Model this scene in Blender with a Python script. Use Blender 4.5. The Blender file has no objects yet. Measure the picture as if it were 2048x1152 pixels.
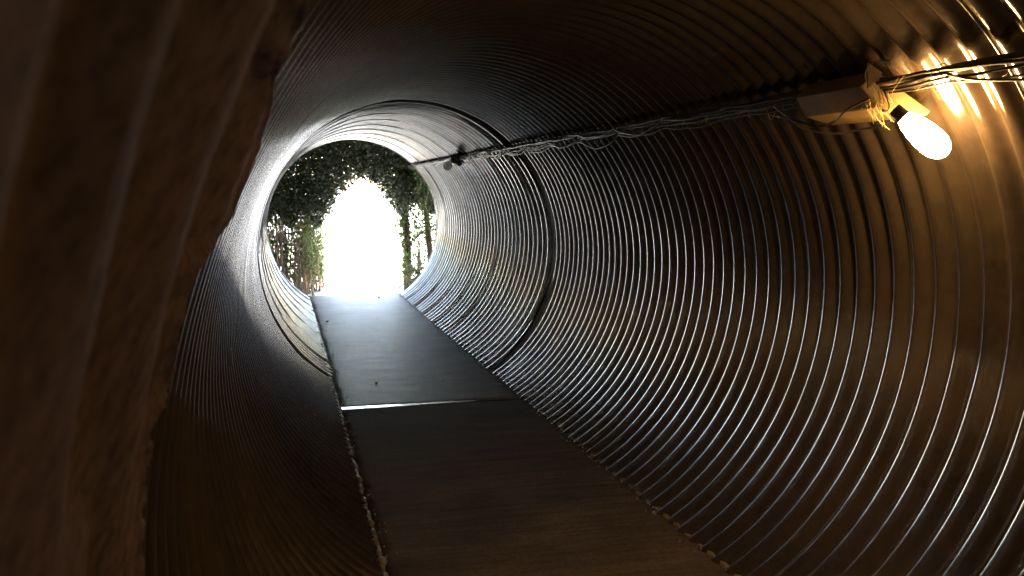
import bpy, math, random
import numpy as np
from mathutils import Vector, Matrix, noise as mnoise

# ------------------------------------------------------------------ camera, world, sun, exposure
R = 1.15                       # pipe radius in metres
AX = 0.86 * R                  # height of the pipe axis above the walkway
PITCH = 0.0942 * R             # corrugation pitch
TW = -0.0942 * 6 / (2 * math.pi) * R   # helix: z shift per radian (six corrugations per turn)
Y_END = 12.68                  # where the pipe opens to daylight

sc = bpy.context.scene
COL = sc.collection
cam = bpy.data.cameras.new('camera')
cam_o = bpy.data.objects.new('camera', cam)
COL.objects.link(cam_o)
cam_o.location = (-0.9756, 0.0, 1.4593)
cam_o.rotation_euler = (math.pi / 2 - 0.1061, 0.0, -0.2473)
cam.sensor_width = 36.0
cam.lens = 32.34
cam.clip_start = 0.01
cam.clip_end = 6000
cam.dof.use_dof = True
cam.dof.focus_distance = 4.5
cam.dof.aperture_fstop = 10.0
sc.camera = cam_o

SUN_ELEV, SUN_AZ = math.radians(52), math.radians(14)   # azimuth measured from +Y towards +X
world = bpy.data.worlds.new('World')
sc.world = world
world.use_nodes = True
wn = world.node_tree
sky = wn.nodes.new('ShaderNodeTexSky')
sky.sky_type = 'NISHITA'
sky.sun_disc = False
sky.sun_elevation = SUN_ELEV
sky.sun_rotation = SUN_AZ
bg = wn.nodes['Background']
bg.inputs['Strength'].default_value = 0.13
wn.links.new(sky.outputs['Color'], bg.inputs['Color'])

sun = bpy.data.lights.new('sun', 'SUN')
sun.energy = 5.0
sun.angle = math.radians(0.5)
sun.color = (1.0, 0.95, 0.88)
sun_o = bpy.data.objects.new('sun', sun)
COL.objects.link(sun_o)
sd = Vector((math.sin(SUN_AZ) * math.cos(SUN_ELEV), math.cos(SUN_AZ) * math.cos(SUN_ELEV), math.sin(SUN_ELEV)))
sun_o.rotation_euler = sd.to_track_quat('Z', 'Y').to_euler()

sc.view_settings.view_transform = 'Standard'
sc.view_settings.look = 'None'
sc.view_settings.gamma = 1.0
sc.view_settings.exposure = 4.0
sc.render.engine = 'CYCLES'
sc.cycles.max_bounces = 7
sc.cycles.diffuse_bounces = 4
sc.cycles.glossy_bounces = 6
sc.cycles.caustics_reflective = True
sc.cycles.sample_clamp_indirect = 0.25
sc.cycles.use_denoising = True
sc.cycles.use_adaptive_sampling = False
sc.cycles.use_guiding = True

# ------------------------------------------------------------------ material helpers
def new_mat(name):
    m = bpy.data.materials.new(name)
    m.use_nodes = True
    return m, m.node_tree, m.node_tree.nodes['Principled BSDF']

def nd(nt, kind, **kw):
    n = nt.nodes.new(kind)
    for k, v in kw.items():
        if k in n.inputs:
            n.inputs[k].default_value = v
        else:
            setattr(n, k, v)
    return n

def noise_node(nt, scale, detail=4, rough=0.55, stretch=None):
    tc = nt.nodes.new('ShaderNodeTexCoord')
    n = nd(nt, 'ShaderNodeTexNoise')
    n.inputs['Scale'].default_value = scale
    n.inputs['Detail'].default_value = detail
    n.inputs['Roughness'].default_value = rough
    if stretch:
        mp = nt.nodes.new('ShaderNodeMapping')
        mp.inputs['Scale'].default_value = stretch
        nt.links.new(tc.outputs['Object'], mp.inputs['Vector'])
        nt.links.new(mp.outputs['Vector'], n.inputs['Vector'])
    else:
        nt.links.new(tc.outputs['Object'], n.inputs['Vector'])
    return n

def ramp(nt, src, stops):
    r = nt.nodes.new('ShaderNodeValToRGB')
    els = r.color_ramp.elements
    while len(els) < len(stops):
        els.new(0.5)
    for e, (p, c) in zip(els, stops):
        e.position = p
        e.color = (*c, 1) if len(c) == 3 else c
    nt.links.new(src, r.inputs['Fac'])
    return r

def mix_rgb(nt, fac, a, b, mode='MIX'):
    m = nt.nodes.new('ShaderNodeMix')
    m.data_type = 'RGBA'
    m.blend_type = mode
    for sock, v in ((m.inputs[0], fac), (m.inputs[6], a), (m.inputs[7], b)):
        if hasattr(v, 'links'):
            nt.links.new(v, sock)
        elif isinstance(v, (int, float)):
            sock.default_value = v
        else:
            sock.default_value = (*v, 1)
    return m.outputs[2]

def bump(nt, bsdf, src, strength, dist):
    b = nt.nodes.new('ShaderNodeBump')
    b.inputs['Strength'].default_value = strength
    b.inputs['Distance'].default_value = dist
    nt.links.new(src, b.inputs['Height'])
    nt.links.new(b.outputs['Normal'], bsdf.inputs['Normal'])

def g(v):
    return (v, v, v)

def mat_galvanised():
    m, nt, b = new_mat('galvanised_steel')
    n1 = noise_node(nt, 3.0, 6, 0.62)
    n2 = noise_node(nt, 26.0, 5, 0.6)
    n3 = noise_node(nt, 1.3, 5, 0.6)
    zinc = ramp(nt, n2.outputs['Fac'], [(0.3, (0.30, 0.30, 0.30)), (0.7, (0.44, 0.44, 0.44))])
    rust = ramp(nt, n1.outputs['Fac'], [(0.48, g(0)), (0.80, g(0.8))])
    c = mix_rgb(nt, rust.outputs['Color'], zinc.outputs['Color'], (0.20, 0.13, 0.08))
    grime = ramp(nt, n3.outputs['Fac'], [(0.40, g(1)), (0.66, g(0.72))])
    c = mix_rgb(nt, 1.0, c, grime.outputs['Color'], 'MULTIPLY')
    nt.links.new(c, b.inputs['Base Color'])
    met = ramp(nt, n1.outputs['Fac'], [(0.45, g(1.0)), (0.78, g(0.90))])
    nt.links.new(met.outputs['Color'], b.inputs['Metallic'])
    ro = ramp(nt, n2.outputs['Fac'], [(0.3, g(0.11)), (0.72, g(0.20))])
    nt.links.new(ro.outputs['Color'], b.inputs['Roughness'])
    # dull brown oxide and dust over the bright zinc
    d = nt.nodes.new('ShaderNodeBsdfDiffuse')
    oc = ramp(nt, n1.outputs['Fac'], [(0.35, (0.20, 0.155, 0.115)), (0.70, (0.27, 0.175, 0.105))])
    nt.links.new(oc.outputs['Color'], d.inputs['Color'])
    cover = ramp(nt, n3.outputs['Fac'], [(0.35, g(0.10)), (0.70, g(0.23))])
    mx = nt.nodes.new('ShaderNodeMixShader')
    nt.links.new(cover.outputs['Color'], mx.inputs[0])
    nt.links.new(b.outputs[0], mx.inputs[1])
    nt.links.new(d.outputs[0], mx.inputs[2])
    nt.links.new(mx.outputs[0], nt.nodes['Material Output'].inputs['Surface'])
    return m

def mat_simple(name, col, rough=0.6, metal=0.0, var=0.35, scale=14.0, bmp=0.0, bdist=0.003, stretch=None):
    m, nt, b = new_mat(name)
    n = noise_node(nt, scale, 5, 0.6, stretch)
    lo = tuple(x * (1 - var) for x in col)
    hi = tuple(min(1, x * (1 + var)) for x in col)
    r = ramp(nt, n.outputs['Fac'], [(0.3, lo), (0.7, hi)])
    nt.links.new(r.outputs['Color'], b.inputs['Base Color'])
    b.inputs['Roughness'].default_value = rough
    b.inputs['Metallic'].default_value = metal
    if bmp:
        n2 = noise_node(nt, scale * 4, 5, 0.6, stretch)
        bump(nt, b, n2.outputs['Fac'], bmp, bdist)
    return m

def mat_coated():
    m, nt, b = new_mat('coated_rusty_plate')
    n1 = noise_node(nt, 5.0, 7, 0.65)
    n2 = noise_node(nt, 60.0, 6, 0.7)
    base = ramp(nt, n1.outputs['Fac'], [(0.30, (0.140, 0.084, 0.070)), (0.52, (0.255, 0.175, 0.152)), (0.72, (0.235, 0.120, 0.092))])
    sp = ramp(nt, n2.outputs['Fac'], [(0.36, g(0.30)), (0.56, g(1.0))])
    c = mix_rgb(nt, 0.8, base.outputs['Color'], sp.outputs['Color'], 'MULTIPLY')
    nt.links.new(c, b.inputs['Base Color'])
    b.inputs['Roughness'].default_value = 0.85
    b.inputs['Specular IOR Level'].default_value = 0.15
    bump(nt, b, n2.outputs['Fac'], 0.5, 0.003)
    return m

def mat_concrete(name, dark, light, rough_lo, rough_hi):
    m, nt, b = new_mat(name)
    n1 = noise_node(nt, 1.0, 7, 0.65, (1.1, 9.0, 1.0))      # broom strokes across the walkway
    n2 = noise_node(nt, 2.2, 6, 0.6)
    n3 = noise_node(nt, 70.0, 6, 0.75)
    c1 = ramp(nt, n1.outputs['Fac'], [(0.30, dark), (0.70, light)])
    st = ramp(nt, n2.outputs['Fac'], [(0.35, g(0.62)), (0.62, g(1.0))])
    c = mix_rgb(nt, 1.0, c1.outputs['Color'], st.outputs['Color'], 'MULTIPLY')
    sp = ramp(nt, n3.outputs['Fac'], [(0.34, g(0.45)), (0.50, g(1.0)), (0.70, g(1.25))])
    c = mix_rgb(nt, 0.9, c, sp.outputs['Color'], 'MULTIPLY')
    n5 = noise_node(nt, 1.0, 5, 0.7, (2.2, 26.0, 2.0))
    s5 = ramp(nt, n5.outputs['Fac'], [(0.36, g(0.55)), (0.60, g(1.1))])
    c = mix_rgb(nt, 0.85, c, s5.outputs['Color'], 'MULTIPLY')
    nt.links.new(c, b.inputs['Base Color'])
    rr = ramp(nt, n5.outputs['Fac'], [(0.35, g(rough_lo)), (0.65, g(rough_hi))])
    nt.links.new(rr.outputs['Color'], b.inputs['Roughness'])
    n4 = noise_node(nt, 1.0, 6, 0.7, (3.0, 40.0, 3.0))
    add = nt.nodes.new('ShaderNodeMath')
    add.operation = 'MULTIPLY_ADD'
    add.inputs[1].default_value = 0.35
    nt.links.new(n3.outputs['Fac'], add.inputs[0])
    nt.links.new(n4.outputs['Fac'], add.inputs[2])
    bump(nt, b, add.outputs[0], 0.03, 0.002)
    return m

def mat_leaf(name, col, trans=0.35):
    m, nt, b = new_mat(name)
    gm = nt.nodes.new('ShaderNodeNewGeometry')
    lo = tuple(x * 0.55 for x in col)
    hi = (col[0] * 1.7, col[1] * 1.5, col[2] * 1.2)
    r = ramp(nt, gm.outputs['Random Per Island'], [(0.0, lo), (1.0, hi)])
    nt.links.new(r.outputs['Color'], b.inputs['Base Color'])
    b.inputs['Roughness'].default_value = 0.5
    t = nt.nodes.new('ShaderNodeBsdfTranslucent')
    nt.links.new(r.outputs['Color'], t.inputs['Color'])
    mx = nt.nodes.new('ShaderNodeMixShader')
    mx.inputs[0].default_value = trans
    nt.links.new(b.outputs[0], mx.inputs[1])
    nt.links.new(t.outputs[0], mx.inputs[2])
    nt.links.new(mx.outputs[0], nt.nodes['Material Output'].inputs['Surface'])
    return m

def mat_glow(name, col, strength):
    m, nt, b = new_mat(name)
    b.inputs['Base Color'].default_value = (0.9, 0.88, 0.82, 1)
    b.inputs['Roughness'].default_value = 0.25
    b.inputs['Emission Color'].default_value = (*col, 1)
    b.inputs['Emission Strength'].default_value = strength
    return m

M = {
    'steel': mat_galvanised(),
    'seam': mat_simple('seam_steel', (0.36, 0.36, 0.36), 0.32, 0.9, 0.2, 20),
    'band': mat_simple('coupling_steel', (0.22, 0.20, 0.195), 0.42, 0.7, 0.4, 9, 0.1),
    'coat': mat_coated(),
    'slab_a': mat_concrete('worn_lamplit_concrete', (0.120, 0.094, 0.090), (0.200, 0.160, 0.152), 0.85, 0.95),  # dim brown lamplight put into the colour of the near concrete
    'slab_b': mat_concrete('grey_daylit_concrete', (0.26, 0.255, 0.265), (0.46, 0.45, 0.465), 0.53, 0.63),  # paler copy of the concrete, daylight from the mouth put into its colour
    'mortar': mat_simple('rough_mortar', (0.30, 0.28, 0.26), 0.6, 0, 0.4, 30, 0.7, 0.006),
    'joint': mat_simple('bright_joint_metal', (0.75, 0.75, 0.76), 0.22, 0.85, 0.12, 25),
    'ground': mat_simple('pale_gravel', (0.48, 0.46, 0.41), 0.9, 0, 0.25, 3.0, 0.5, 0.02),
    'earth': mat_simple('bank_soil', (0.10, 0.085, 0.06), 0.95, 0, 0.4, 4.0, 0.6, 0.03),
    'cable': mat_simple('cable_jacket', (0.035, 0.03, 0.027), 0.35, 0, 0.4, 30),
    'wire': mat_simple('thin_wire', (0.10, 0.085, 0.07), 0.4, 0.4, 0.3, 30),
    'pipe_conduit': mat_simple('dusty_conduit', (0.16, 0.15, 0.14), 0.4, 0.35, 0.4, 22),
    'box': mat_simple('painted_tin', (0.34, 0.225, 0.105), 0.55, 0.0, 0.25, 16, 0.2),
    'socket': mat_simple('black_socket', (0.075, 0.06, 0.05), 0.45, 0, 0.3, 30),
    'glow': mat_glow('lit_bulb_glass', (1.0, 0.58, 0.20), 11.5),
    'opal': mat_simple('opal_glass', (0.82, 0.82, 0.80), 0.2, 0, 0.05, 10),
    'straw': mat_simple('dry_straw', (0.42, 0.31, 0.14), 0.7, 0, 0.3, 30),
    'bark': mat_simple('bark', (0.085, 0.065, 0.05), 0.9, 0, 0.5, 14, 0.8, 0.02, (1, 1, 0.25)),
    'stem': mat_simple('brown_stem', (0.27, 0.20, 0.16), 0.85, 0, 0.5, 16, 0.5, 0.01),
    'leaf': mat_leaf('green_leaves', (0.065, 0.12, 0.028), 0.5),
    'leaf_dark': mat_leaf('backlit_dark_leaves', (0.028, 0.045, 0.018), 0.08),  # shade of the backlit canopy put into the leaf colour
    'stone': mat_simple('pale_stone', (0.62, 0.61, 0.58), 0.6, 0, 0.2, 40, 0.4),
    'patch': mat_simple('dark_patch', (0.02, 0.019, 0.018), 0.7, 0, 0.3, 30),
}

# ------------------------------------------------------------------ object helpers
def empty(name, loc, label, cat, group=None):
    o = bpy.data.objects.new(name, None)
    COL.objects.link(o)
    o.location = loc
    o['label'] = label
    o['category'] = cat
    if group:
        o['group'] = group
    o.empty_display_size = 0.1
    return o

def origin_of(parent):
    v = Vector((0, 0, 0))
    while parent:
        v += parent.location
        parent = parent.parent
    return v

def mesh(name, verts, faces, mat, parent=None, smooth=True):
    verts = np.asarray(verts, dtype=np.float64)
    if parent:
        verts = verts - np.array(origin_of(parent))
    me = bpy.data.meshes.new(name)
    if isinstance(faces, np.ndarray):
        k = faces.shape[1]
        me.vertices.add(len(verts))
        me.vertices.foreach_set('co', verts.astype(np.float32).ravel())
        me.loops.add(faces.size)
        me.loops.foreach_set('vertex_index', faces.astype(np.int32).ravel())
        me.polygons.add(len(faces))
        me.polygons.foreach_set('loop_start', np.arange(0, faces.size, k, dtype=np.int32))
        me.update(calc_edges=True)
    else:
        me.from_pydata([tuple(v) for v in verts], [], faces)
    me.polygons.foreach_set('use_smooth', np.full(len(me.polygons), smooth))
    me.materials.append(M[mat])
    me.update()
    o = bpy.data.objects.new(name, me)
    COL.objects.link(o)
    if parent:
        o.parent = parent
    return o

def tag(o, label=None, cat=None, group=None, kind=None):
    if label: o['label'] = label
    if cat: o['category'] = cat
    if group: o['group'] = group
    if kind: o['kind'] = kind
    return o

class MB:
    """collects tubes, boxes and so on for ONE mesh"""
    def __init__(self):
        self.v, self.f = [], []
    def add(self, vs, fs):
        n = len(self.v)
        self.v += [tuple(v) for v in vs]
        self.f += [tuple(i + n for i in f) for f in fs]
    def tube(self, pts, rad, seg=8, cap=True):
        pts = [Vector(p) for p in pts]
        rads = rad if isinstance(rad, (list, tuple)) else [rad] * len(pts)
        vs, fs = [], []
        t0 = (pts[1] - pts[0]).normalized()
        a = t0.orthogonal().normalized()
        for i, p in enumerate(pts):
            t = (pts[min(i + 1, len(pts) - 1)] - pts[max(i - 1, 0)])
            t = t.normalized() if t.length > 1e-9 else t0
            a = (a - t * a.dot(t))
            a = a.normalized() if a.length > 1e-6 else t.orthogonal().normalized()
            b = t.cross(a)
            for k in range(seg):
                an = 2 * math.pi * k / seg
                vs.append(p + (a * math.cos(an) + b * math.sin(an)) * rads[i])
        for i in range(len(pts) - 1):
            for k in range(seg):
                k2 = (k + 1) % seg
                fs.append((i * seg + k, i * seg + k2, (i + 1) * seg + k2, (i + 1) * seg + k))
        if cap:
            fs.append(tuple(range(seg - 1, -1, -1)))
            fs.append(tuple((len(pts) - 1) * seg + k for k in range(seg)))
        self.add(vs, fs)
    def frame_box(self, o, ex, ey, ez):
        o, ex, ey, ez = Vector(o), Vector(ex), Vector(ey), Vector(ez)
        vs = [o + ex * i + ey * j + ez * k for k in (0, 1) for j in (0, 1) for i in (0, 1)]
        self.add(vs, [(0, 2, 3, 1), (4, 5, 7, 6), (0, 1, 5, 4), (2, 6, 7, 3), (0, 4, 6, 2), (1, 3, 7, 5)])
    def lathe(self, o, axis, prof, seg=24):
        o, axis = Vector(o), Vector(axis).normalized()
        a = axis.orthogonal().normalized()
        b = axis.cross(a)
        vs, fs = [], []
        for (h, r) in prof:
            for k in range(seg):
                an = 2 * math.pi * k / seg
                vs.append(o + axis * h + (a * math.cos(an) + b * math.sin(an)) * r)
        for i in range(len(prof) - 1):
            for k in range(seg):
                k2 = (k + 1) % seg
                fs.append((i * seg + k, i * seg + k2, (i + 1) * seg + k2, (i + 1) * seg + k))
        fs.append(tuple(range(seg - 1, -1, -1)))
        fs.append(tuple((len(prof) - 1) * seg + k for k in range(seg)))
        self.add(vs, fs)
    def build(self, name, mat, parent=None, smooth=True):
        return mesh(name, self.v, self.f, mat, parent, smooth)

def bevelled(o, w, seg=2):
    m = o.modifiers.new('bevel', 'BEVEL')
    m.width = w
    m.segments = seg
    m.limit_method = 'ANGLE'
    return o

def polar(th, r, y):
    """point at angle th (radians, 0 = right wall, 90 deg = crown) and radius r (in units of R)"""
    return Vector((math.cos(th) * r * R, y, AX + math.sin(th) * r * R))

rng = np.random.default_rng(7)
random.seed(7)

def smooth_noise(x, y, seed, n=7, f0=1.0, gain=0.6):
    """cheap sum of sines, periodic where x is an angle"""
    r = np.random.default_rng(seed)
    out = 0
    amp = 1.0
    for k in range(n):
        kx = r.integers(1, 3 + 2 * k)
        ky = f0 * r.uniform(0.4, 1.0) * (1.45 ** k)
        out = out + amp * np.sin(kx * x + ky * y + r.uniform(0, 6.28))
        amp *= gain
    return out

# ------------------------------------------------------------------ the setting
def build_ground():
    v, f = [], []
    xs = [-3000, -300, -30, -4, -1.0, 1.0, 4, 30, 300, 3000]
    ys = [-3000, -300, -30, Y_END + 0.02, 14, 17, 22, 40, 120, 600, 3000]
    for y in ys:
        for x in xs:
            z = -0.05
            if y > 60:
                z = -0.05
            v.append((x, y, z))
    n = len(xs)
    for j in range(len(ys) - 1):
        for i in range(n - 1):
            if ys[j + 1] <= Y_END + 0.03 and xs[i] > -5 and xs[i + 1] < 5 and ys[j] >= -31:
                continue        # the buried pipe
            f.append((j * n + i, j * n + i + 1, (j + 1) * n + i + 1, (j + 1) * n + i))
    o = mesh('ground', v, f, 'ground', None, False)
    tag(o, kind='structure')
build_ground()

def build_embankment():  # unseen bank, added to stop daylight leaking in at the pipe joints
    """earth fill around the buried pipe, with a round hole at both ends"""
    seg = 96
    v, f = [], []
    def outline(t, y):
        # trapezoid section of the bank, hit by the ray at angle t from the pipe axis
        c, s_ = math.cos(t), math.sin(t)
        best = 60.0
        if s_ > 1e-6: best = min(best, (4.2 - AX) / s_)
        if s_ < -1e-6: best = min(best, (-0.4 - AX) / s_)
        if abs(c) > 1e-6: best = min(best, 7.0 / abs(c))
        return (c * best, y, AX + s_ * best)
    rings = []
    for (kind, y) in (('hole', -13.9), ('out', -13.9), ('out', Y_END - 0.55), ('hole', Y_END - 0.06)):
        ring = []
        for k in range(seg):
            t = 2 * math.pi * k / seg
            if kind == 'hole':
                p = (math.cos(t) * (R + 0.02), y, AX + math.sin(t) * (R + 0.02))
            else:
                p = outline(t, y)
            ring.append(len(v)); v.append(p)
        rings.append(ring)
    for a, b in zip(rings, rings[1:]):
        for k in range(seg):
            k2 = (k + 1) % seg
            f.append((a[k], a[k2], b[k2], b[k]))
    tag(mesh('embankment', v, f, 'earth', None, False), kind='structure')
build_embankment()

def helical_shell(name, y0, y1, parent, amp, fade_end=None, seed=1, segs=288, per=12, PITCH=PITCH, starts=6):
    TW = -PITCH * starts / (2 * math.pi)
    th = np.linspace(-math.pi, math.pi, segs + 1)[:-1]
    du = PITCH / per
    u0 = y0 - abs(TW) * math.pi - 2 * du
    u0 = math.floor(u0 / du) * du
    nr = int((y1 + abs(TW) * math.pi - u0) / du) + 4
    u = u0 + np.arange(nr) * du
    U, T = np.meshgrid(u, th, indexing='ij')
    Y = U + TW * T
    Yc = np.clip(Y, y0, y1)
    ph = 2 * math.pi * (Yc - TW * T) / PITCH
    a = np.full_like(Yc, amp)
    if fade_end:
        k = np.clip((y1 - Yc) / fade_end, 0, 1)
        a = a * (0.12 + 0.88 * k * k * (3 - 2 * k))
    # slightly pointed crests towards the inside of the pipe
    c = np.cos(ph)
    prof = c - 0.11 * np.cos(2 * ph)
    wob = 0.0014 * smooth_noise(T, Yc, seed) + 0.0005 * smooth_noise(T * 3, Yc * 4, seed + 9)
    dr = np.random.default_rng(seed + 70)
    for _ in range(26):          # knocks and dents
        t0, y_0 = dr.uniform(-math.pi, math.pi), dr.uniform(y0, y1)
        sg = dr.uniform(0.04, 0.13)
        dt = np.angle(np.exp(1j * (T - t0))) * R
        wob = wob + dr.uniform(-0.005, 0.007) * np.exp(-(dt ** 2 + (Yc - y_0) ** 2 * 1.5) / (2 * sg * sg))
    rr = R + wob - a * prof
    X = np.cos(T) * rr
    Z = AX + np.sin(T) * rr
    verts = np.stack([X, Yc, Z], -1).reshape(-1, 3)
    idx = np.arange(nr * segs).reshape(nr, segs)
    A = idx[:-1, :-1].ravel(); B = idx[:-1, 1:].ravel(); C = idx[1:, 1:].ravel(); D = idx[1:, :-1].ravel()
    q = [np.stack([A, B, C, D], 1)]
    # close the seam at theta = pi: u index shifts by one lead
    last, first = idx[:, -1], idx[:, 0]
    # at th=-pi  Y = u - TW*pi ; at th=+pi  Y = u + TW*pi, so row i at +pi equals row i + 2*TW*pi/du at -pi
    off = int(round(2 * TW * math.pi / du))
    i = np.arange(max(0, -off), min(nr - 1, nr - 1 - off))
    q.append(np.stack([last[i], first[i + off], first[i + 1 + off], last[i + 1]], 1))
    F = np.concatenate(q)
    yv = verts[:, 1][F]
    keep = (yv.max(1) - yv.min(1)) > 1e-7
    F = F[keep]
    used = np.unique(F)
    remap = -np.ones(len(verts), dtype=np.int64)
    remap[used] = np.arange(len(used))
    return mesh(name, verts[used], remap[F], 'steel', parent)

def lock_seam(y0, y1, parent, amp, phase, PITCH=PITCH, starts=6):
    TW = -PITCH * starts / (2 * math.pi)
    """folded helical seam, standing a few millimetres proud on every sixth corrugation"""
    k = 0
    lead = PITCH * starts
    n = 220
    mb = MB()
    u_list = np.arange(math.floor((y0 - lead) / lead) * lead + phase, y1 + lead, lead)
    for u in u_list:
        ring = []
        for j in range(n + 1):
            t = -math.pi + 2 * math.pi * j / n
            y = u + TW * t
            inside = y0 + 0.01 < y < y1 - 0.01
            if inside:
                rad = R - amp * (math.cos(2 * math.pi * (y - TW * t) / PITCH)) - 0.004
                ring.append(Vector((math.cos(t) * rad, y, AX + math.sin(t) * rad)))
            if (not inside or j == n) and ring:
                if len(ring) > 4:
                    mb.tube(ring, 0.0042, 6)
                ring = []
    return mb.build('lock_seam', 'seam', parent)

AMP = 0.0135
Y_B0, Y_B1 = 0.50, 6.96
Y_C0 = 7.085

pB = empty('culvert_pipe', (0, Y_B0, AX - R), 'ribbed galvanised culvert pipe around the dark walkway, holding the glowing lamp', 'pipe')
helical_shell('shell', Y_B0, Y_B1, pB, AMP, seed=3)
lock_seam(Y_B0, Y_B1, pB, AMP, 0.15)

pC = empty('culvert_pipe', (0, Y_C0, AX - R), 'far culvert pipe whose round rim opens to bright daylight', 'pipe')
helical_shell('shell', Y_C0, Y_END, pC, AMP * 1.45, fade_end=0.3, seed=5, PITCH=PITCH * 1.35, starts=5)
lock_seam(Y_C0, Y_END - 0.45, pC, AMP * 1.45, 0.15, PITCH=PITCH * 1.35, starts=5)

def ring_strip(name, prof, mat, parent, segs=160, jitter=0.0, seed=2):
    """surface of revolution about the pipe axis: prof = [(y, radius)]"""
    th = np.linspace(0, 2 * math.pi, segs + 1)[:-1]
    P = np.array(prof)
    rr = P[:, 1][:, None] + jitter * smooth_noise(th, 0 * th, seed)[None, :] / 3
    X = np.cos(th)[None] * rr
    Z = AX + np.sin(th)[None] * rr
    Yv = np.repeat(P[:, 0][:, None], segs, 1)
    v = np.stack([X, Yv, Z], -1).reshape(-1, 3)
    n = len(prof)
    idx = np.arange(n * segs).reshape(n, segs)
    nx = np.roll(idx, -1, 1)
    F = np.stack([idx[:-1].ravel(), nx[:-1].ravel(), nx[1:].ravel(), idx[1:].ravel()], 1)
    return mesh(name, v, F, mat, parent)

# coupling band between the two pipes, recessed and dark, with shallow rings of its own
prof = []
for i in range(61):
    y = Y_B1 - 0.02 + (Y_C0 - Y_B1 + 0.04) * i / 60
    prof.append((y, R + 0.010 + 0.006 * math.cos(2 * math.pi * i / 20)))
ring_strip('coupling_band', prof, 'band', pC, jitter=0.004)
# rolled rim at the open end
prof = [(Y_END - 0.004 + 0.012 * math.sin(a), R + 0.004 - 0.010 * math.cos(a)) for a in np.linspace(-1.5, 4.4, 12)]
ring_strip('rim', prof, 'seam', pC)

# ---- near pipe: deep rusty corrugations close to the camera, ragged end
def near_pipe():
    root = empty('culvert_pipe', (0, 0.0, AX - R), 'rust-brown coated pipe close by at the left, deep corrugations and a ragged broken edge', 'pipe')
    # ragged edge: world y of the end as a function of the angle
    kd = np.array([-10, 90, 135, 148.9, 149.7, 150.7, 151.7, 152.9, 153.8, 155.8, 156.9, 157.7, 158.8, 160.3, 162.7, 163.8, 164.3, 168.4, 172.7, 186, 200, 260, 350])
    ky = np.array([.8, .8, .50, .546, .583, .593, .685, .752, .755, .779, .759, .675, .689, .708, .755, .742, .705, .766, .816, .82, .8, .8, .8])
    th = np.radians(np.concatenate([np.linspace(-10, 120, 60, endpoint=False), np.linspace(120, 215, 560, endpoint=False), np.linspace(215, 350, 60, endpoint=False)]))
    segs = len(th)
    ye = np.interp(np.degrees(th), kd, ky)
    ye = ye + 0.004 * smooth_noise(th * 29, 0 * th, 21, 7, 1, 0.8) + rng.normal(0, 0.0016, segs)
    base = np.concatenate([np.linspace(-14, -1.0, 120, endpoint=False), np.linspace(-1.0, 0.0, 100, endpoint=False), np.linspace(0.0, 1.0, 300)])
    U, T = np.meshgrid(base, th, indexing='ij')
    YE = np.repeat(ye[None], len(base), 0)
    k = np.clip(U, 0, 1)
    Y = U + k * (YE - 1.0)
    deg = np.degrees(T)
    # folds slant along the wall; they run out into smeared filler low down
    slant = Y - 0.0155 * (np.clip(deg, 140, 178) - 157.0)
    ph = np.interp(slant, [-14.4, 0.16, 0.247, 0.327, 0.408, 0.531, 0.640, 0.75, 1.5],
                   [-2 - (14.56 / 0.085), -2, -1, 0, 1, 2, 3, 4, 11]) * math.pi
    lim = 165 + 40 * (Y - 0.40) + 2.0 * np.sin(Y * 31)
    fade = np.clip((lim - deg) / 7.0, 0, 1)
    fade = fade * fade * (3 - 2 * fade)
    fade = np.where(deg > 200, 0.25, np.maximum(fade, 0.15))
    amp = 0.0060 * fade
    wob = 0.0004 * smooth_noise(T * 2, Y * 3, 31) + 0.00012 * smooth_noise(T * 9, Y * 21, 37) + 0.00012 * smooth_noise(T * 40, Y * 70, 41)
    mid = (0.988 - 0.03 * np.clip(Y, 0, 1)) * R
    w = np.clip((YE - Y) / 0.09, 0, 1)
    w = w * w * (3 - 2 * w)
    rr = mid + wob + w * (0.0060 - amp * np.cos(ph) - (1 - fade) * 0.006)
    # thick broken lip at the edge
    e = np.clip((YE - Y) / 0.03, 0, 1)
    rr = rr - 0.002 * np.exp(-((e - 0.3) / 0.25) ** 2)
    jag = 0.0011 * smooth_noise(th * 45, 0 * th, 51, 6, 1, 0.8) + 0.0006 * smooth_noise(th * 150, 0 * th, 53, 5, 1, 0.9) + rng.normal(0, 0.0004, segs)
    rr = rr + jag[None] * np.exp(-(YE - Y) / 0.03)
    v = np.stack([np.cos(T) * rr, Y, AX + np.sin(T) * rr], -1)
    # lip: fold back outwards
    lip = []
    for (dy, dr) in ((0.004, 0.006), (0.002, 0.02), (-0.004, 0.05)):
        r2 = rr[-1] + dr
        y2 = Y[-1] + dy + rng.normal(0, 0.002, segs)
        lip.append(np.stack([np.cos(th) * r2, y2, AX + np.sin(th) * r2], -1))
    V = np.concatenate([v, np.array(lip)], 0)
    n = V.shape[0]
    idx = np.arange(n * segs).reshape(n, segs)
    nx = np.roll(idx, -1, 1)
    F = np.stack([idx[:-1].ravel(), nx[:-1].ravel(), nx[1:].ravel(), idx[1:].ravel()], 1)
    mesh('shell', V.reshape(-1, 3), F, 'coat', root)
    # coupling band hidden behind the ragged end
    ring_strip('coupling_band', [(0.2, R + 0.028)] + [(0.3 + 0.012 * i, R + 0.022 + 0.003 * math.cos(i * 1.1)) for i in range(18)] + [(Y_B0 + 0.04, R + 0.035)], 'coat', root, jitter=0.003, seed=8)
    return root
pA = near_pipe()

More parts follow.
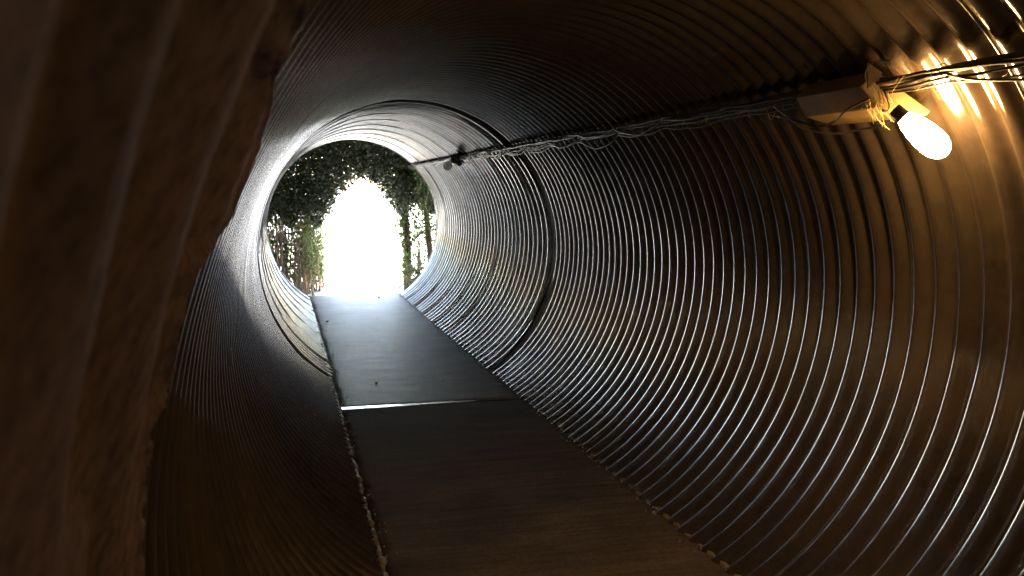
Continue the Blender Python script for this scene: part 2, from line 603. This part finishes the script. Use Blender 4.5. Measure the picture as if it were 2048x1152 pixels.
# a thin dark patch on the left wall of the middle pipe
def dark_patch():
    v, f = [], []
    n, mth = 14, 5
    for i in range(n):
        t = math.radians(181 + 2.6 * i / (n - 1))
        for j in range(mth):
            y = 2.92 + 0.05 * j / (mth - 1)
            w = 0.8 + 0.2 * math.sin(i * 1.7)
            rad = R - AMP - 0.004
            v.append(polar(t, rad / R, y * w + 2.92 * (1 - w)))
    for i in range(n - 1):
        for j in range(mth - 1):
            f.append((i * mth + j, i * mth + j + 1, (i + 1) * mth + j + 1, (i + 1) * mth + j))
    o = mesh('dark_patch', v, f, 'patch', pB)
    s = o.modifiers.new('solid', 'SOLIDIFY')
    s.thickness = 0.004
dark_patch()

# ---- walkway: two cast slabs with a bright joint
path = bpy.data.objects.new('path', None)
COL.objects.link(path)
path.location = (0, 0, 0)
path['kind'] = 'structure'
path['label'] = 'concrete walkway along the bottom of the culvert'

def slab(y0, y1, mat, ztop, seed, dy_right=0.0):
    """cast slab: uneven left lip, right edge fitted into the corrugations, chamfered ends"""
    ny = int((y1 - y0) / 0.03) + 1
    r = np.random.default_rng(seed)
    v, f = [], []
    cols = 24
    ysn = np.linspace(y0, y1, ny)
    le = -0.622 + 0.006 * smooth_noise(ysn * 5, ysn * 9, seed) / 2 + r.normal(0, 0.0025, ny)
    re = 0.640 + 0.004 * smooth_noise(ysn * 7, ysn * 13, seed + 3) / 2 + r.normal(0, 0.002, ny)
    for i, y in enumerate(ysn):
        xs = np.linspace(le[i], re[i], cols)
        row = []
        for kx, x in enumerate(xs):
            z = ztop + 0.0008 * math.sin(x * 2 + y * 0.7 + seed)
            if kx == 0 or kx == cols - 1:
                z -= 0.008
            if i == 0 or i == ny - 1:
                z -= 0.010
            yy = y + dy_right * (x + 0.62) / 1.26
            row.append((x, yy, z))
        row = [(le[i] + 0.002, y, ztop - 0.10)] + row + [(re[i] - 0.002, y, ztop - 0.10)]
        v += row
    c = cols + 2
    for i in range(ny - 1):
        for k in range(c - 1):
            f.append((i * c + k, i * c + k + 1, (i + 1) * c + k + 1, (i + 1) * c + k))
    f.append(tuple(range(c)))
    f.append(tuple((ny - 1) * c + k for k in range(c - 1, -1, -1)))
    return mesh('concrete_slab', v, f, mat, path)
Y_J = 6.0
tag(slab(-8.0, Y_J - 0.006, 'slab_a', 0.035, 4), 'concrete slab in the foreground, coloured darker brown for lamplight')
tag(slab(Y_J + 0.03, Y_END + 0.03, 'slab_b', 0.036, 6), 'grey concrete slab running to the daylight, coloured paler for it')

def joint_strip():
    v, f = [], []
    n = 40
    for i in range(n):
        t = i / (n - 1)
        x = -0.612 + 1.245 * t
        w = 0.07 * (1 - t) ** 0.8 + 0.015
        jit = 0.002 * math.sin(i * 1.9) + 0.0015 * math.sin(i * 4.1)
        y0, y1 = Y_J - 0.012 + jit - 0.6 * (w - 0.022) , Y_J + 0.030
        z0 = 0.041
        v += [(x, y0, 0.036), (x, y0 + 0.012, z0 - 0.0025), (x, y1, z0 - 0.0035), (x, y1 + 0.004, 0.030)]
    for i in range(n - 1):
        for k in range(3):
            f.append((i * 4 + k, (i + 1) * 4 + k, (i + 1) * 4 + k + 1, i * 4 + k + 1))
    o = mesh('joint_strip', v, f, 'joint', path, False)
    tag(o, 'bright tapering metal strip over the joint between the slabs')
joint_strip()

def mortar_lip():
    """lumpy squeezed-out mortar along the left edge of the walkway"""
    mb = MB()
    pts, rad = [], []
    y = 0.6
    r = random.Random(11)
    while y < Y_END - 0.05:
        pts.append((-0.630 + r.uniform(-0.006, 0.006), y, 0.028 + r.uniform(-0.005, 0.004)))
        rad.append(0.011 + 0.007 * r.random() ** 2 + (0.008 if r.random() < 0.06 else 0))
        y += 0.018 + 0.02 * r.random()
    mb.tube(pts, rad, 7)
    o = mb.build('mortar_lip', 'mortar', path)
    mb = MB()
    pts, rad = [], []
    y = 0.6
    while y < Y_END - 0.05:
        pts.append((0.646 + r.uniform(-0.006, 0.006), y, 0.023 + r.uniform(-0.006, 0.004)))
        rad.append(0.012 + 0.006 * r.random())
        y += 0.02 + 0.02 * r.random()
    mb.tube(pts, rad, 6)
    mb.build('mortar_lip', 'mortar', path)
mortar_lip()

# ------------------------------------------------------------------ cable run, lamps
TC = math.radians(46.0)     # angle of the cable run on the wall
def cable_pt(y, dr=0.0, dt=0.0):
    return polar(TC + dt, 0.960 + dr, y)

def cable_run():
    root = empty('cable_run', cable_pt(6.0), 'dark bundle of cables tied along the upper right wall', 'cable')
    r = random.Random(5)
    ties = [0.9 + i * 0.62 for i in range(19)]
    # main conduit
    mb = MB()
    pts = []
    y = 0.7
    while y < Y_END + 0.05:
        s = 0.006 * math.sin(y * 5.0) + 0.003 * math.sin(y * 13)
        pts.append(cable_pt(y, s * 0.5, s * 0.6))
        y += 0.06
    mb.tube(pts, 0.012, 10)
    mb.build('conduit', 'pipe_conduit', root)
    # three loose cables that sag between the ties
    for k in range(4):
        mb = MB()
        pts = []
        sag = [r.uniform(0.004, 0.055) * (1 if r.random() < .55 else .35) for _ in ties]
        y = 0.7
        while y < Y_END + 0.02:
            i = max(0, min(len(ties) - 2, int((y - ties[0]) / 0.62)))
            t = (y - ties[i]) / 0.62
            s = sag[i] * max(0, 4 * t * (1 - t))
            if 2.2 < y < 3.0:
                s *= 0.5
            pts.append(cable_pt(y, -0.012 - 0.004 * k, -0.012 * (k - 1)) + Vector((0.12 * s, 0, -s)) + Vector((0, 0, 0.002 * math.sin(y * 23 + k))))
            y += 0.035
        mb.tube(pts, [0.0055, 0.0042, 0.0048, 0.0035][k], 7)
        mb.build('cable', 'cable', root)
    # tie wires
    for y in ties:
        mb = MB()
        p0 = cable_pt(y, -0.01)
        loop = []
        for j in range(15):
            a = 2 * math.pi * j / 14
            loop.append(p0 + Vector((0.021 * math.cos(a), 0.01 * math.sin(a * 1.0) + 0.004 * j / 14, 0.021 * math.sin(a))))
        mb.tube(loop, 0.0016, 5)
        e = loop[-1]
        tail = [e, e + Vector((r.uniform(-.02, .02), r.uniform(-.02, .03), r.uniform(.005, .02))), e + Vector((r.uniform(-.04, .03), r.uniform(-.03, .05), r.uniform(-.03, .05)))]
        mb.tube(tail, 0.0013, 5)
        mb.build('tie_wire', 'wire', root)
    return root
cable_run()

def frame_at(y, th):
    """radial-inward, tangent (downwards on the right wall) and axis vectors"""
    rad = Vector((math.cos(th), 0, math.sin(th)))
    tan = Vector((math.sin(th), 0, -math.cos(th)))
    return -rad, tan, Vector((0, 1, 0))

def lamp_near():
    root = empty('wall_lamp', polar(math.radians(43), 0.96, 2.6), 'lit lamp with tin box and glowing warm bulb at upper right', 'lamp')
    inn, tan, axi = frame_at(2.6, math.radians(43))
    base = polar(math.radians(46.0), 0.968, 2.36)
    # tin box with a sloped lower face: cross-section in (tan, inn)
    sec = [(-0.030, 0.0), (0.140, 0.0), (0.140, 0.022), (0.045, 0.085), (-0.030, 0.070)]
    mb = MB()
    L0, L1 = 0.0, 0.43
    vs = []
    for yy, sc_ in ((L0, 1.0), (L1, 0.97)):
        for (t, i_) in sec:
            cut = (0.055 - 0.6 * t) if yy == L0 else 0.0        # the near end is cut on the slant
            vs.append(base + tan * t * sc_ + inn * i_ * sc_ + axi * (yy + cut))
    n = len(sec)
    fs = [tuple((k, (k + 1) % n, (k + 1) % n + n, k + n)) for k in range(n)]
    fs += [tuple(range(n - 1, -1, -1)), tuple(range(n, 2 * n))]
    mb.add(vs, fs)
    b = mb.build('box', 'box', root, False)
    bevelled(b, 0.004)
    # bent bracket on the top of the box
    mb = MB()
    mb.add([base + tan * -0.03 + inn * 0.02 + axi * 0.02, base + tan * -0.03 + inn * 0.085 + axi * 0.02, base + tan * -0.075 + inn * 0.02 + axi * 0.05,
            base + tan * -0.03 + inn * 0.02 + axi * 0.024, base + tan * -0.03 + inn * 0.085 + axi * 0.024, base + tan * -0.075 + inn * 0.02 + axi * 0.054],
           [(0, 1, 2), (5, 4, 3), (0, 3, 4, 1), (1, 4, 5, 2), (2, 5, 3, 0)])
    mb.build('bracket', 'box', root, False)
    # socket and bulb: hangs along the wall, a little towards the viewer
    s0 = Vector((0.750, 2.31, 1.674))
    ax = (Vector((0.893, 2.30, 1.556)) - Vector((0.800, 2.385, 1.672))).normalized()
    mb = MB()
    mb.lathe(s0 - ax * 0.005, ax, [(-0.018, 0.012), (-0.017, 0.019), (0.015, 0.021), (0.016, 0.0215), (0.024, 0.0215), (0.025, 0.016)], 20)
    mb.build('socket', 'socket', root)
    mb = MB()
    mb.lathe(s0 + ax * 0.004, ax, [(0.0, 0.014), (0.012, 0.022), (0.03, 0.029), (0.055, 0.035), (0.085, 0.039), (0.115, 0.040), (0.135, 0.037), (0.152, 0.029), (0.163, 0.018), (0.168, 0.006)], 28)
    mb.build('bulb', 'glow', root)
    return root
lamp_near()

def lamp_far():
    p = polar(TC, 0.955, 9.1)
    root = empty('wall_lamp', p, 'small unlit lamp with white globe beside the far opening', 'lamp')
    inn, tan, axi = frame_at(9.1, TC)
    mb = MB()
    mb.lathe(p - inn * 0.02, inn + Vector((0, -.2, -.5)), [(0, 0.05), (0.02, 0.064), (0.06, 0.066), (0.085, 0.05), (0.09, 0.03)], 20)
    mb.build('holder', 'socket', root)
    mb = MB()
    d = Vector((-0.80, 0.15, -0.60)).normalized()
    mb.lathe(p + inn * 0.035 + d * 0.045, d, [(0, 0.025), (0.015, 0.036), (0.035, 0.042), (0.055, 0.042), (0.08, 0.034), (0.092, 0.02), (0.096, 0.006)], 20)
    mb.build('globe', 'opal', root)
    nt = M['opal'].node_tree
    t = nt.nodes.new('ShaderNodeBsdfTranslucent')
    t.inputs['Color'].default_value = (0.9, 0.9, 0.88, 1)
    mx = nt.nodes.new('ShaderNodeMixShader')
    mx.inputs[0].default_value = 0.85
    nt.links.new(nt.nodes['Principled BSDF'].outputs[0], mx.inputs[1])
    nt.links.new(t.outputs[0], mx.inputs[2])
    nt.links.new(mx.outputs[0], nt.nodes['Material Output'].inputs['Surface'])
lamp_far()

def loose_wire(pts, rad, label, name='loose_wire', mat='cable', cat='wire'):
    # catmull-rom through the points
    P = [Vector(p) for p in pts]
    P = [P[0]] + P + [P[-1]]
    out = []
    for i in range(1, len(P) - 2):
        for k in range(8):
            t = k / 8
            a, b, c, d = P[i - 1], P[i], P[i + 1], P[i + 2]
            out.append(0.5 * ((2 * b) + (c - a) * t + (2 * a - 5 * b + 4 * c - d) * t * t + (3 * b - a - 3 * c + d) * t ** 3))
    out.append(P[-2])
    mb = MB()
    mb.tube(out, rad, 6)
    o = mb.build(name, mat)
    tag(o, label, cat)
    return o

def wires_near_lamp():
    inn, tan, axi = frame_at(2.5, TC)
    b = polar(TC, 0.945, 2.42)
    P = lambda t, i, y: b + tan * t + inn * i + axi * y
    loose_wire([P(-0.005, 0.03, 0.55), P(0.03, 0.06, 0.46), P(0.075, 0.075, 0.40), P(0.125, 0.055, 0.30), P(0.14, 0.03, 0.2), P(0.135, 0.03, 0.10), P(0.115, 0.03, 0.02)], 0.0038,
               'black wire looping under the tin lamp box')
    loose_wire([P(-0.005, 0.09, 0.45), P(0.01, 0.10, 0.36), P(0.045, 0.105, 0.25), P(0.035, 0.105, 0.15), P(0.0, 0.10, 0.05), P(-0.005, 0.07, -0.03)], 0.0036,
               'black wire crossing the face of the lamp box')
    loose_wire([P(0.0, 0.03, -0.02), P(-0.05, 0.04, -0.03), P(-0.085, 0.035, -0.06), P(-0.10, 0.03, -0.11), P(-0.09, 0.03, -0.17)], 0.0016,
               'thin wire curling up above the cables beside the lamp')
    loose_wire([P(0.0, 0.03, -0.05), P(0.04, 0.06, -0.07), P(0.055, 0.06, -0.03), P(0.03, 0.055, 0.0), P(0.06, 0.06, -0.04), P(0.085, 0.05, -0.02)], 0.0022,
               'short dark wire knotted above the glowing bulb')
    # dry straw hanging from the cables
    mb = MB()
    r = random.Random(3)
    for k in range(46):
        p0 = P(r.uniform(-0.01, 0.015), r.uniform(0.02, 0.07), r.uniform(-0.07, 0.04))
        d = tan * r.uniform(0.03, 0.12) + axi * r.uniform(-0.02, 0.06) + inn * r.uniform(-0.02, 0.02)
        m1 = p0 + d * 0.5 + Vector((r.uniform(-.012, .012), r.uniform(-.012, .012), r.uniform(-.012, .012)))
        mb.tube([p0, m1, p0 + d], [0.0011, 0.0013, 0.0007], 4)
    o = mb.build('straw_tuft', 'straw')
    tag(o, 'tuft of dry straw hanging between the cables and the bulb', 'straw')
wires_near_lamp()

def cobweb_fibres():
    mb = MB()
    r = random.Random(9)
    for k in range(150):
        y = r.uniform(1.4, 6.5)
        p0 = cable_pt(y, -0.02 + r.uniform(-.01, .01), r.uniform(-.02, .02))
        d = Vector((r.uniform(-.02, .03), r.uniform(-.08, .08), r.uniform(-.05, .02)))
        m1 = p0 + d * 0.5 + Vector((0, 0, r.uniform(-.02, 0.0)))
        mb.tube([p0, m1, p0 + d], 0.0008, 3)
    o = mb.build('dry_fibres', 'straw')
    tag(o, 'wispy dry fibres caught along the cable bundle', 'debris', kind='stuff')
cobweb_fibres()

# ------------------------------------------------------------------ pebbles on the walkway
def pebble(x, y, s, label, seed):
    r = random.Random(seed)
    mb = MB()
    mb.lathe((x, y, 0.033), (0.1, 0.05, 1), [(0, s * .6), (s * .25, s * .95), (s * .55, s), (s * .9, s * .7), (s * 1.1, s * .25)], 9)
    mb.v = [(a + r.uniform(-.12, .12) * s, b + r.uniform(-.12, .12) * s, c + r.uniform(-.08, .08) * s) for a, b, c in mb.v]
    tag(mb.build('pebble', 'stone'), label, 'stone', 'pebbles on the walkway')
pebble(-0.31, 6.75, 0.011, 'small white pebble just beyond the bright joint strip', 1)
pebble(-0.50, 10.1, 0.015, 'pale pebble on the left side of the far slab', 2)
pebble(0.28, 12.2, 0.014, 'pale pebble near the end of the far slab', 3)

def grit():
    """silt crumbs and gravel gathered along both edges of the walkway"""
    r = random.Random(21)
    mb = MB()
    for k in range(420):
        y = r.uniform(1.2, Y_END)
        side = r.random()
        if side < 0.45:
            x = 0.63 - abs(r.gauss(0, 0.035))
        elif side < 0.96:
            x = -0.612 + abs(r.gauss(0, 0.03))
        else:
            x = r.uniform(-0.55, 0.58)
        s_ = r.uniform(0.0025, 0.008) * (1.5 if r.random() < .08 else 1)
        c = Vector((x, y, 0.0355 + s_ * 0.3))
        a = r.uniform(0, 6.28)
        vs = [c + Vector((math.cos(a + q * 2.1) * s_ * r.uniform(.7, 1.2), math.sin(a + q * 2.1) * s_ * r.uniform(.7, 1.2), -s_ * .5)) for q in range(3)]
        vs += [c + Vector((math.cos(a + 1 + q * 2.1) * s_ * .6, math.sin(a + 1 + q * 2.1) * s_ * .6, s_ * r.uniform(.3, .8))) for q in range(3)]
        mb.add(vs, [(0, 2, 1), (3, 4, 5), (0, 1, 3), (1, 4, 3), (1, 2, 4), (2, 5, 4), (2, 0, 5), (0, 3, 5)])
    o = mb.build('grit', 'mortar', None, False)
    tag(o, 'silt crumbs scattered along the edges of the walkway', 'grit', kind='stuff')
grit()

# ------------------------------------------------------------------ vegetation outside
def leaf_mesh(name, pts, size, mat, parent, seed, droop=0.0):
    r = np.random.default_rng(seed)
    n = len(pts)
    s = size * r.uniform(0.6, 1.35, n)[:, None]
    d = r.normal(size=(n, 3)); d[:, 2] -= droop
    d /= np.linalg.norm(d, axis=1)[:, None]
    u = r.normal(size=(n, 3)); u -= d * (u * d).sum(1)[:, None]
    u /= np.linalg.norm(u, axis=1)[:, None]
    w = np.cross(d, u)
    P = np.asarray(pts)
    tip = P + d * s; base = P - d * s * 0.6
    fold = w * s * 0.15
    a = P + u * s * 0.42 + fold; b = P - u * s * 0.42 + fold
    V = np.stack([base, a, tip, b], 1).reshape(-1, 3)
    i = np.arange(n)[:, None] * 4
    F = np.concatenate([i + np.array([[0, 1, 2]]), i + np.array([[0, 2, 3]])])
    return mesh(name, V, F, mat, parent, False)

def branchy(mb, p0, d, length, rad, depth, r, tips, droop=0.0):
    pts, rads = [Vector(p0)], [rad]
    p = Vector(p0); d = Vector(d).normalized()
    n = 5
    for i in range(n):
        d = (d + Vector((r.uniform(-.22, .22), r.uniform(-.22, .22), r.uniform(-.16, .16) - droop))).normalized()
        p = p + d * length / n
        pts.append(p.copy()); rads.append(rad * (1 - 0.55 * (i + 1) / n))
        if depth and i >= 1:
            for _ in range(2 if r.random() < .6 else 1):
                dd = (d + Vector((r.uniform(-1, 1), r.uniform(-1, 1), r.uniform(-.6, .8))) * 0.9).normalized()
                branchy(mb, p, dd, length * r.uniform(.4, .65), rads[-1] * .55, depth - 1, r, tips, droop)
    mb.tube(pts, rads, 5 if rad < .02 else 9)
    tips += [q for q in pts[2:]]

# left tree: trunk outside the arch, limbs reach over the path, dense crown coloured dark as if backlit
def arch_tree(base, label, seed, aims, crown_fn, n_leaf, mat, size, trunk_r=0.09, trunk_h=2.0):
    r = random.Random(seed)
    root = empty('tree', base, label, 'tree', 'trees around the mouth of the culvert')
    mb = MB(); tips = []
    b = Vector(base)
    pts = [b + Vector((0.05 * math.sin(k * 1.3 + seed), 0.04 * math.cos(k * 1.7), trunk_h * k / 6)) for k in range(7)]
    mb.tube(pts, [trunk_r * (1.25 - 0.6 * k / 6) for k in range(7)], 11)
    mb.build('trunk', 'bark', root)
    mb = MB()
    for (tx, ty, tz) in aims:
        q = pts[-1] if r.random() < .5 else pts[-2]
        dvec = Vector((tx, ty, tz)) - q
        branchy(mb, q, dvec, dvec.length, trunk_r * .5, 2, r, tips)
    mb.build('limb', 'bark', root)
    nr = np.random.default_rng(seed)
    P = crown_fn(nr, n_leaf)
    leaf_mesh('crown', P, size, mat, root, seed)
    return root

def arch_top(y):
    """lower edge of the canopy above the path, world z as a function of x"""
    return lambda x: 1.70 - 0.53 * np.abs((x - 0.21) / 0.50) ** 2.0

def canopy_points(nr, n, x0, x1, y0, y1, ztop):
    out = []
    low = arch_top(0)
    while len(out) < n:
        x = nr.uniform(x0, x1, 4000); y = nr.uniform(y0, y1, 4000); z = nr.uniform(0.2, ztop, 4000)
        bound = low(x) + 0.06 * np.sin(x * 21 + y * 7) + 0.05 * np.sin(x * 47 + 2) + np.abs(nr.normal(0, 0.05, 4000)) * np.where(nr.random(4000) < .5, -1.6, 1)
        dens = 0.5 + 0.5 * np.sin(x * 9 + y * 6 + 1) * np.sin(z * 11 + 2 * x)
        lowcut = np.where(x < 0.22, 1.02 + 0.1 * np.sin(x * 17), 1.2 + 0.1 * np.sin(x * 14))
        ok = (z > bound) & (z > lowcut) & ((dens > 0.12) | (z > 1.75))
        out += list(np.stack([x, y, z], 1)[ok])
    return np.array(out[:n])

arch_tree((-2.1, 13.9, -0.06), 'tree arching over the opening from the left, leaves coloured dark as backlit', 3,
          [(-0.6, 13.7, 2.3), (0.2, 13.6, 2.5), (-0.9, 13.8, 1.9), (-0.3, 13.9, 3.0), (-1.2, 13.5, 2.6)],
          lambda nr, n: canopy_points(nr, n, -2.2, 0.25, 13.0, 14.3, 3.0), 85000, 'leaf_dark', 0.033)
arch_tree((2.3, 13.9, -0.06), 'tree arching over the opening from the right, leaves coloured dark as backlit', 8,
          [(0.9, 13.7, 2.4), (0.5, 13.6, 2.2), (1.3, 13.8, 2.0), (0.6, 13.9, 2.9), (1.6, 13.5, 2.5)],
          lambda nr, n: canopy_points(nr, n, 0.2, 2.5, 13.0, 14.3, 3.0), 80000, 'leaf_dark', 0.033)

def trunk_tree():
    """slim trunk right of the bright gap, wrapped in climbing leaves"""
    base = (0.86, 13.75, -0.06)
    root = empty('tree', base, 'slim dark trunk standing right of the bright gap', 'tree', 'trees around the mouth of the culvert')
    r = random.Random(4)
    mb = MB()
    pts = [Vector(base) + Vector((0.03 * math.sin(k * 1.1), 0, 0.36 * k)) for k in range(8)]
    mb.tube(pts, [0.058 - 0.003 * k for k in range(8)], 10)
    mb.build('trunk', 'bark', root)
    tips = []
    mb = MB()
    for k in range(7):
        p = pts[r.randrange(2, 7)]
        branchy(mb, p, (r.uniform(-.4, 1), r.uniform(-.4, .4), r.uniform(.1, .9)), r.uniform(.5, .9), 0.014, 1, r, tips, 0.05)
    mb.build('limb', 'bark', root)
    nr = np.random.default_rng(4)
    P = [np.array(t) + nr.normal(0, 0.06, 3) for t in tips for _ in range(7)]
    for k in range(1100):
        z = nr.uniform(0.0, 1.9)
        P.append(np.array([base[0] + nr.normal(0, 0.05 + 0.03 * math.sin(z * 9)), base[1] + nr.normal(0, 0.05), z]))
    leaf_mesh('crown', np.array(P), 0.040, 'leaf', root, 6)
trunk_tree()

def rim_trunk():
    base = (1.22, 13.7, -0.06)
    root = empty('tree', base, 'thin leaning trunk half hidden by the right rim', 'tree', 'trees around the mouth of the culvert')
    pts = [Vector(base) + Vector((0.02 * math.sin(k * 1.4) - 0.012 * k, 0, 0.36 * k)) for k in range(8)]
    mb = MB()
    mb.tube(pts, [0.05 - 0.002 * k for k in range(8)], 9)
    mb.build('trunk', 'bark', root)
    nr = np.random.default_rng(14)
    P = np.array([tuple(pts[nr.integers(2, 8)]) for _ in range(500)]) + nr.normal(0, 1, (500, 3)) * np.array([0.09, 0.08, 0.2])
    leaf_mesh('crown', P, 0.036, 'leaf', root, 16)
rim_trunk()

def thicket(cx, cy, w, dpt, h, nstem, label, seed, leaf_n, lean=0.0, inner=None):
    root = empty('shrub', (cx, cy, -0.06), label, 'shrub', 'shrubs beside the mouth of the culvert')
    r = random.Random(seed)
    mb = MB(); tips = []
    for k in range(nstem):
        x = cx + r.uniform(-w, w); y = cy + r.uniform(-dpt, dpt)
        hh = h * r.uniform(.6, 1.05)
        pts, rads = [], []
        px, py = x, y
        for j in range(9):
            px += r.uniform(-.03, .03) + lean * 0.02; py += r.uniform(-.03, .03)
            pts.append(Vector((px, py, -0.06 + hh * j / 8)))
            rads.append(0.011 * (1.1 - 0.8 * j / 8) * r.uniform(.7, 1.1))
        mb.tube(pts, rads, 5)
        tips += pts[2:]
        for j in range(2, 9):
            if r.random() < .8:
                d = Vector((r.uniform(-1, 1), r.uniform(-1, 1), r.uniform(-.5, .7))).normalized()
                q = pts[j]
                tw = [q, q + d * .08 + Vector((0, 0, .01)), q + d * .18 + Vector((r.uniform(-.03, .03), 0, r.uniform(-.05, .02)))]
                mb.tube(tw, [0.004, 0.003, 0.0015], 4)
                tips += tw[1:]
    mb.build('stem', 'stem', root)
    nr = np.random.default_rng(seed)
    T = np.array([tuple(t) for t in tips])
    P = T[nr.integers(0, len(T), leaf_n)] + nr.normal(0, 0.05, (leaf_n, 3))
    if inner is not None:
        P = P[inner(P)]
    leaf_mesh('foliage', P, 0.030, 'leaf', root, seed, 0.3)
    return root
thicket(-0.95, 13.6, 0.40, 0.45, 1.5, 130, 'twiggy brown-stemmed shrub filling the left side of the opening', 12, 4200)
thicket(-0.50, 14.3, 0.14, 0.30, 1.25, 40, 'leafy bright green shrub at the left edge of the gap', 14, 2600)
thicket(1.25, 14.0, 0.28, 0.3, 1.5, 26, 'sparse green shrub between the trunk and the right rim', 15, 1500)
thicket(0.95, 13.3, 0.14, 0.12, 0.55, 22, 'low twiggy shrub at the foot of the right rim', 17, 500)

def hanging_vine(x0, y0, z0, length, label, seed):
    r = random.Random(seed)
    root = empty('hanging_vine', (x0, y0, z0), label, 'vine', 'vines hanging at the mouth of the culvert')
    pts = []
    for k in range(14):
        pts.append(Vector((x0 + 0.03 * math.sin(k * .9 + seed), y0 + 0.02 * math.cos(k), z0 - length * k / 13)))
    mb = MB(); mb.tube(pts, 0.005, 5)
    mb.build('stem', 'stem', root)
    nr = np.random.default_rng(seed)
    T = np.array([tuple(p) for p in pts])
    P = T[nr.integers(0, 14, 110)] + nr.normal(0, 0.03, (110, 3))
    leaf_mesh('foliage', P, 0.026, 'leaf', root, seed)
rv = random.Random(31)
for k in range(16):
    if k < 10:
        x = rv.uniform(-0.62, -0.34) if k < 6 else rv.uniform(-1.1, -0.6)
    else:
        x = rv.uniform(0.72, 1.15)
    hanging_vine(x, rv.uniform(13.2, 14.1), rv.uniform(1.15, 1.5), rv.uniform(0.45, 1.1),
                 'thin leafy vine hanging at the left edge of the bright gap' if k < 6 else 'thin leafy vine hanging among the twiggy stems at far left' if k < 10 else 'thin leafy vine hanging between the slim trunk and the right rim', 40 + k)
hanging_vine(1.02, Y_END + 0.03, 1.85, 0.75, 'vine trailing down inside the right rim of the opening', 2)
hanging_vine(0.93, Y_END + 0.16, 1.95, 0.55, 'shorter vine trailing beside the cable end', 6)
